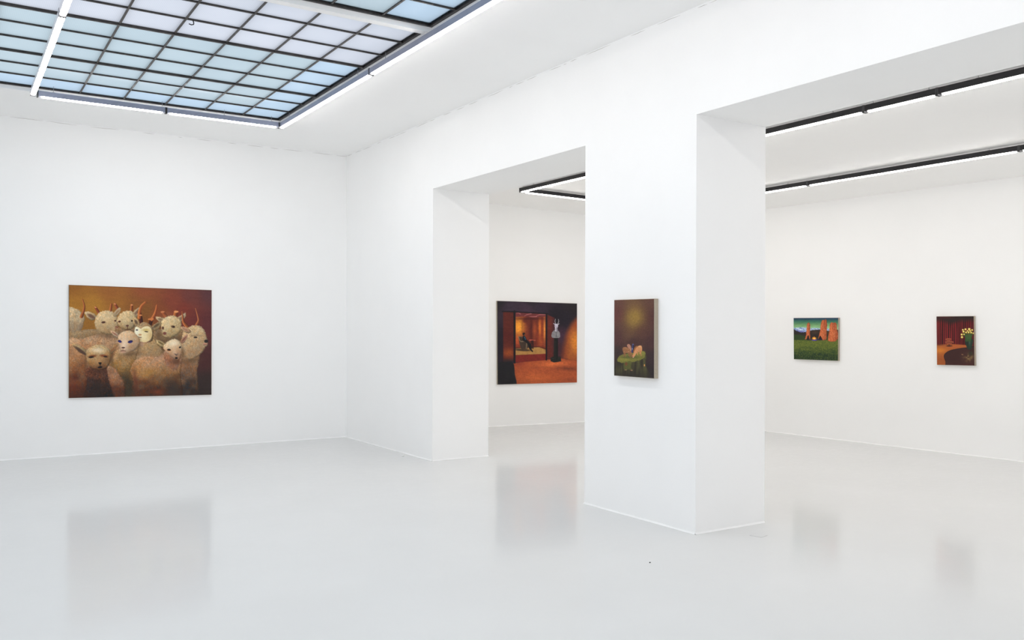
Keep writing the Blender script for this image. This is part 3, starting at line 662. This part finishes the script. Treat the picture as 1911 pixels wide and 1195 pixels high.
# hairline cracks in the paint along the edge of the ceiling
def crack(name, a, c, n, seed):
    bm = bmesh.new(); rg = random.Random(seed); a, c = Vector(a), Vector(c)
    d = (c - a).normalized(); L = (c - a).length; off = 0; s = 0
    inward = Vector(n)
    while s < L - .1:
        seg = rg.uniform(.05, .35); gap = rg.uniform(0, .3)
        k = max(2, int(seg / .03)); prev = None
        for j in range(k + 1):
            off += rg.uniform(-.0025, .0025); off = max(-.006, min(.006, off))
            wdt = .0016 * math.sin(math.pi * j / k) + .0004
            q = a + d * (s + seg * j / k) + Vector((0, 0, off)) + inward * .0012
            cur = (bm.verts.new(q + Vector((0, 0, wdt))), bm.verts.new(q - Vector((0, 0, wdt))))
            if prev: bm.faces.new((prev[0], cur[0], cur[1], prev[1]))
            prev = cur
        s += seg + gap
    o = finish(name, bm, M_CRACK); o['kind'] = 'structure'
crack('trim_3', (-6.5, 0, Z_CEIL - .012), (-.02, 0, Z_CEIL - .012), (0, -1, 0), 3)
crack('trim_4', (0, -.02, Z_CEIL - .012), (0, -7.6, Z_CEIL - .012), (-1, 0, 0), 9)

# ------------------------------------------------------------------ linear lamps
def lamp(label, a, c, body, glow, group, width=.05, height=.056, hang=(.12, .88), ztop=None, caps=(True, True)):
    """a long lamp between two points given at the underside of its diffuser"""
    a, c = Vector(a), Vector(c)
    mid = (a + c) / 2; d = c - a; L = d.length; d.normalize()
    s = Vector((d.y, -d.x, 0)).normalized(); up = Vector((0, 0, 1))
    root = thing('linear_light', label, 'ceiling light', mid + up * (.011 + height), group)
    top = root.location.z
    def P(t, u, z): return d * t + s * u + up * (z - height - .011)
    h = L / 2
    bm = bmesh.new(); w = width / 2; e = .005
    ring = [(-w, .011), (w, .011), (w, .011 + height - e), (w - e, .011 + height), (-w + e, .011 + height), (-w, .011 + height - e)]
    add_prism(bm, [P(-h, u, z) for u, z in ring], d * L); clean(bm); finish('housing', bm, body, root)
    bm = bmesh.new(); w2 = w * .86; ring = [(w2, .0115), (w2 * .97, .005), (w2 * .8, .001), (0, 0), (-w2 * .8, .001), (-w2 * .97, .005), (-w2, .0115)]
    g = .042
    add_prism(bm, [P(-h + g, u, z) for u, z in ring], d * (L - 2 * g)); clean(bm); finish('diffuser', bm, glow, root)
    for side, on in zip((-1, 1), caps):
        if not on: continue
        bm = bmesh.new(); t0 = side * (h - .012); t1 = side * (h + .003)
        w3 = w + .001
        add_prism(bm, [P(t0, u, z) for u, z in ((-w3, .001), (w3, .001), (w3, .0115 + height), (-w3, .0115 + height))], d * (t1 - t0)); clean(bm); finish('end_cap', bm, M_ENDCAP, root)
    for f in hang:
        t = -h + L * f; zt = (ztop((mid + d * t)) if callable(ztop) else ztop) - top
        bm = bmesh.new(); base = d * t
        add_tube(bm, [base + Vector((0, 0, -.001)), base + Vector((0, 0, zt))], .0022, 6)
        add_prism(bm, [base + d * .016 + s * .012, base - d * .016 + s * .012, base - d * .016 - s * .012, base + d * .016 - s * .012], (0, 0, .004)); clean(bm)
        finish('hanger', bm, M_WIRE, root)
    return root

GM = 'lamps hung around the skylight'; GS = 'black lamps under the side room ceiling'
ZB = 4.0
XR, XL, YF = -1.49, -4.135, -1.60
ZH = Z_GRID - .004
lamp('grey lamp along the far skylight edge, left one of the pair, beside the white one', (XL + .04, YF, ZB), (-2.815, YF, ZB), M_ALU, M_LED, GM, hang=(.12, .97), ztop=ZH)
lamp('grey lamp along the far skylight edge, right one of the pair, reaching the corner', (-2.815, YF, ZB), (XR - .03, YF, ZB), M_ALU, M_LED, GM, hang=(.5, .93), ztop=ZH)
yy = [YF + .03, -4.27, -6.97, -9.67, -12.37]
names = ['grey lamp along the right skylight edge, starting at the far corner', 'grey lamp along the right skylight edge, passing the white cross beam',
         'grey lamp along the right skylight edge, nearest to the camera overhead', 'grey lamp along the right skylight edge, overhead behind the camera']
for k in range(4): lamp(names[k], (XR, yy[k], ZB), (XR, yy[k + 1], ZB), M_ALU, M_LED, GM, ztop=ZH)
yl = [-1.625, -4.40, -7.10, -9.80, -12.50]
names = ['white lamp crossing the skylight panes, ending at the far frame', 'white lamp crossing the skylight panes, second one from the far frame',
         'white lamp crossing the skylight panes, overhead left of the camera', 'white lamp crossing the skylight panes, behind the camera']
for k in range(4): lamp(names[k], (XL, yl[k], ZB), (XL, yl[k + 1], ZB), M_PALE, M_LED, GM, ztop=ZH)

def z2(p): return ceil2(p.x) + .002
def b2(x, y): return (x, y, ceil2(x) - .09)
yn = [-1.57, -4.36, -7.15, -7.84, -10.63, -13.42]
names = ['black lamp seen through the first opening, long side of the frame nearest the pillar wall', 'black lamp of the near row, emerging from behind the pillar at the upper right',
         'short black lamp of the near row, upper right, between two dark joints', 'black lamp of the near row, leaving the picture at the upper right edge', 'black lamp of the near row, out of the picture to the right']
for k in range(5): lamp(names[k], b2(2.0, yn[k]), b2(2.0, yn[k + 1]), M_BLACK, M_LED2, GS, ztop=z2)
yf = [-1.96, -4.63, -7.27, -9.94, -12.61]
names = ['black lamp of the far row, just showing beside the pillar edge', 'black lamp of the far row, long one above the green landscape and tulip pictures',
         'black lamp of the far row, at the right edge of the picture', 'black lamp of the far row, out of the picture to the right']
for k in range(4): lamp(names[k], b2(4.40, yf[k]), b2(4.40, yf[k + 1]), M_BLACK, M_LED2, GS, ztop=z2)
lamp('black lamp closing the end of the lamp frame, seen through the first opening', b2(2.03, -1.60), b2(4.365, -1.93), M_BLACK, M_LED2, GS, ztop=z2)

# ------------------------------------------------------------------ paintings
def painting(label, pic, tl, tr, br, bl, depth, n):
    """a stretched canvas: the picture on its face, raw linen round the sides; corners given on the face, n points off the wall"""
    tl, tr, br, bl, n = (Vector(q) for q in (tl, tr, br, bl, n)); n.normalize()
    mid = (tl + tr + br + bl) / 4
    root = thing('painting', label, 'painting', mid - n * depth)
    off = root.location
    lin = pic.linear() * 1.02
    ny, nx = pic.ny, pic.nx
    u = np.linspace(0, 1, nx)[None, :, None]; v = np.linspace(0, 1, ny)[:, None, None]
    q = [np.array(c - off) for c in (tl, tr, br, bl)]
    co = (q[0] * (1 - u) + q[1] * u) * (1 - v) + (q[3] * (1 - u) + q[2] * u) * v
    me = bpy.data.meshes.new('picture')
    idx = np.arange(nx * ny).reshape(ny, nx)
    quads = np.stack([idx[:-1, :-1], idx[1:, :-1], idx[1:, 1:], idx[:-1, 1:]], -1).reshape(-1, 4)
    me.vertices.add(nx * ny); me.vertices.foreach_set('co', co.reshape(-1).astype(np.float32))
    me.loops.add(quads.size); me.loops.foreach_set('vertex_index', quads.reshape(-1).astype(np.int32))
    me.polygons.add(len(quads)); me.polygons.foreach_set('loop_start', (np.arange(len(quads)) * 4).astype(np.int32))
    me.update(calc_edges=True); me.validate()
    at = me.color_attributes.new('picture', 'FLOAT_COLOR', 'POINT')
    rgba = np.ones((nx * ny, 4), np.float32); rgba[:, :3] = lin.reshape(-1, 3)
    at.data.foreach_set('color', rgba.reshape(-1))
    me.materials.append(M_CANVAS)
    o = bpy.data.objects.new('picture', me); C.objects.link(o); o.parent = root
    bm = bmesh.new(); L = [Vector(x) for x in q]; e = .004
    cen = sum(L, Vector()) / 4
    front = [bm.verts.new(x - n * .0005) for x in L]
    out = [bm.verts.new(x + (x - cen).normalized() * .003 - n * e) for x in L]
    back = [bm.verts.new(x + (x - cen).normalized() * .003 - n * (depth - .002)) for x in L]
    for k in range(4):
        m = (k + 1) % 4
        bm.faces.new((front[k], front[m], out[m], out[k])); bm.faces.new((out[k], out[m], back[m], back[k]))
    bm.faces.new(back); clean(bm)
    ed = finish('canvas_edge', bm, M_LINEN, root); ed['label'] = 'raw beige linen edge of the canvas'
    return root

painting('largest canvas, flock of woolly horned sheep on brown, alone on the left wall', paint_flock(),
         (-3.622, -.025, 2.107), (-1.915, -.025, 2.087), (-1.912, -.025, .693), (-3.618, -.025, .718), .025, (0, -1, 0))
nb = Vector((-.1246, -1, 0)).normalized()
def on_end(x, z, d): return (x + nb.x * d, far_back_y(x) + nb.y * d, z)
painting('orange lit room with armchair and horned bust, canvas seen through the first opening', paint_salon(),
         on_end(2.588, 2.032, .032), on_end(4.060, 2.011, .032), on_end(4.063, .681, .032), on_end(2.600, .682, .032), .032, nb)
painting('tall dark canvas of deer on a mossy stump, hung on the pillar', paint_stump(),
         (-.045, -6.145, 1.841), (-.045, -6.651, 1.839), (-.045, -6.653, 1.192), (-.045, -6.146, 1.192), .045, (-1, 0, 0))
nf = Vector((-1, -.0555, 0)).normalized()
def on_far(y, z, d): return (far_right_x(y) + nf.x * d, y + nf.y * d, z)
painting('small green landscape canvas with three red rock spires, on the right wall', paint_spires(),
         on_far(-3.245, 1.759, .04), on_far(-3.998, 1.758, .04), on_far(-3.996, 1.143, .04), on_far(-3.252, 1.143, .04), .04, nf)
painting('small canvas with red curtains and yellow tulips, rightmost on the right wall', paint_tulips(),
         on_far(-5.433, 1.765, .04), on_far(-5.910, 1.765, .04), on_far(-5.922, 1.145, .04), on_far(-5.442, 1.138, .04), .04, nf)

# ------------------------------------------------------------------ small things on the floor and the skylight
def pebble(name, label, cat, x, y, r, flat, mat, seed):
    bm = bmesh.new(); bmesh.ops.create_icosphere(bm, subdivisions=2, radius=r); rg = random.Random(seed)
    for v in bm.verts: v.co = Vector((v.co.x * rg.uniform(.8, 1.25), v.co.y * rg.uniform(.7, 1.1), max(v.co.z * flat, -r * flat * .6)))
    zmin = min(v.co.z for v in bm.verts)
    for v in bm.verts: v.co.z -= zmin
    o = finish(name, bm, mat); o.location = (x, y, 0); o['label'] = label; o['category'] = cat
M_DARK, _, _ = new_mat('dark_grit', (.02, .02, .022), .7)
pebble('grit_crumb', 'single black crumb of grit on the grey floor in front of the pillar', 'crumb', -.849, -7.51, .0055, .8, M_DARK, 2)
pebble('plaster_crumb', 'small white crumb of plaster on the floor by the wall left of the first opening', 'crumb', -.122, -2.156, .016, .6, M_CAULK, 3)

lid = thing('floor_lid', 'small square lid let into the floor beside the pillar foot', 'floor lid', (.398, -7.36, 0))
bm = bmesh.new(); s_ = .048
add_box(bm, (-s_, -s_, .0002), (s_, s_, .0012)); clean(bm); pl = finish('plate', bm, M_FLOOR, lid)
bm = bmesh.new(); g_ = .0025
for lo, hi in (((-s_ - g_, -s_ - g_), (s_ + g_, -s_)), ((-s_ - g_, s_), (s_ + g_, s_ + g_)), ((-s_ - g_, -s_), (-s_, s_)), ((s_, -s_), (s_ + g_, s_))):
    add_box(bm, (*lo, .0002), (*hi, .0008))
clean(bm); M_JOINT, _, _ = new_mat('grey_joint', (.36, .36, .35), .8); finish('joint', bm, M_JOINT, lid)
lid.rotation_euler = (0, 0, .25)

bm = bmesh.new(); P0 = Vector((-3.17, -4.455, Z_GRID + .006))
add_tube(bm, [P0, P0 + Vector((.004, -.01, -.022)), P0 + Vector((.0, -.02, -.038)), P0 + Vector((-.02, -.03, -.048)), P0 + Vector((-.04, -.034, -.044))], .0045, 6)
bmesh.ops.translate(bm, verts=bm.verts[:], vec=-P0); clean(bm)
o = finish('wire_end', bm, M_BLACK); o.location = P0; o['label'] = 'short black wire end dangling from a skylight cross bar'; o['category'] = 'wire'
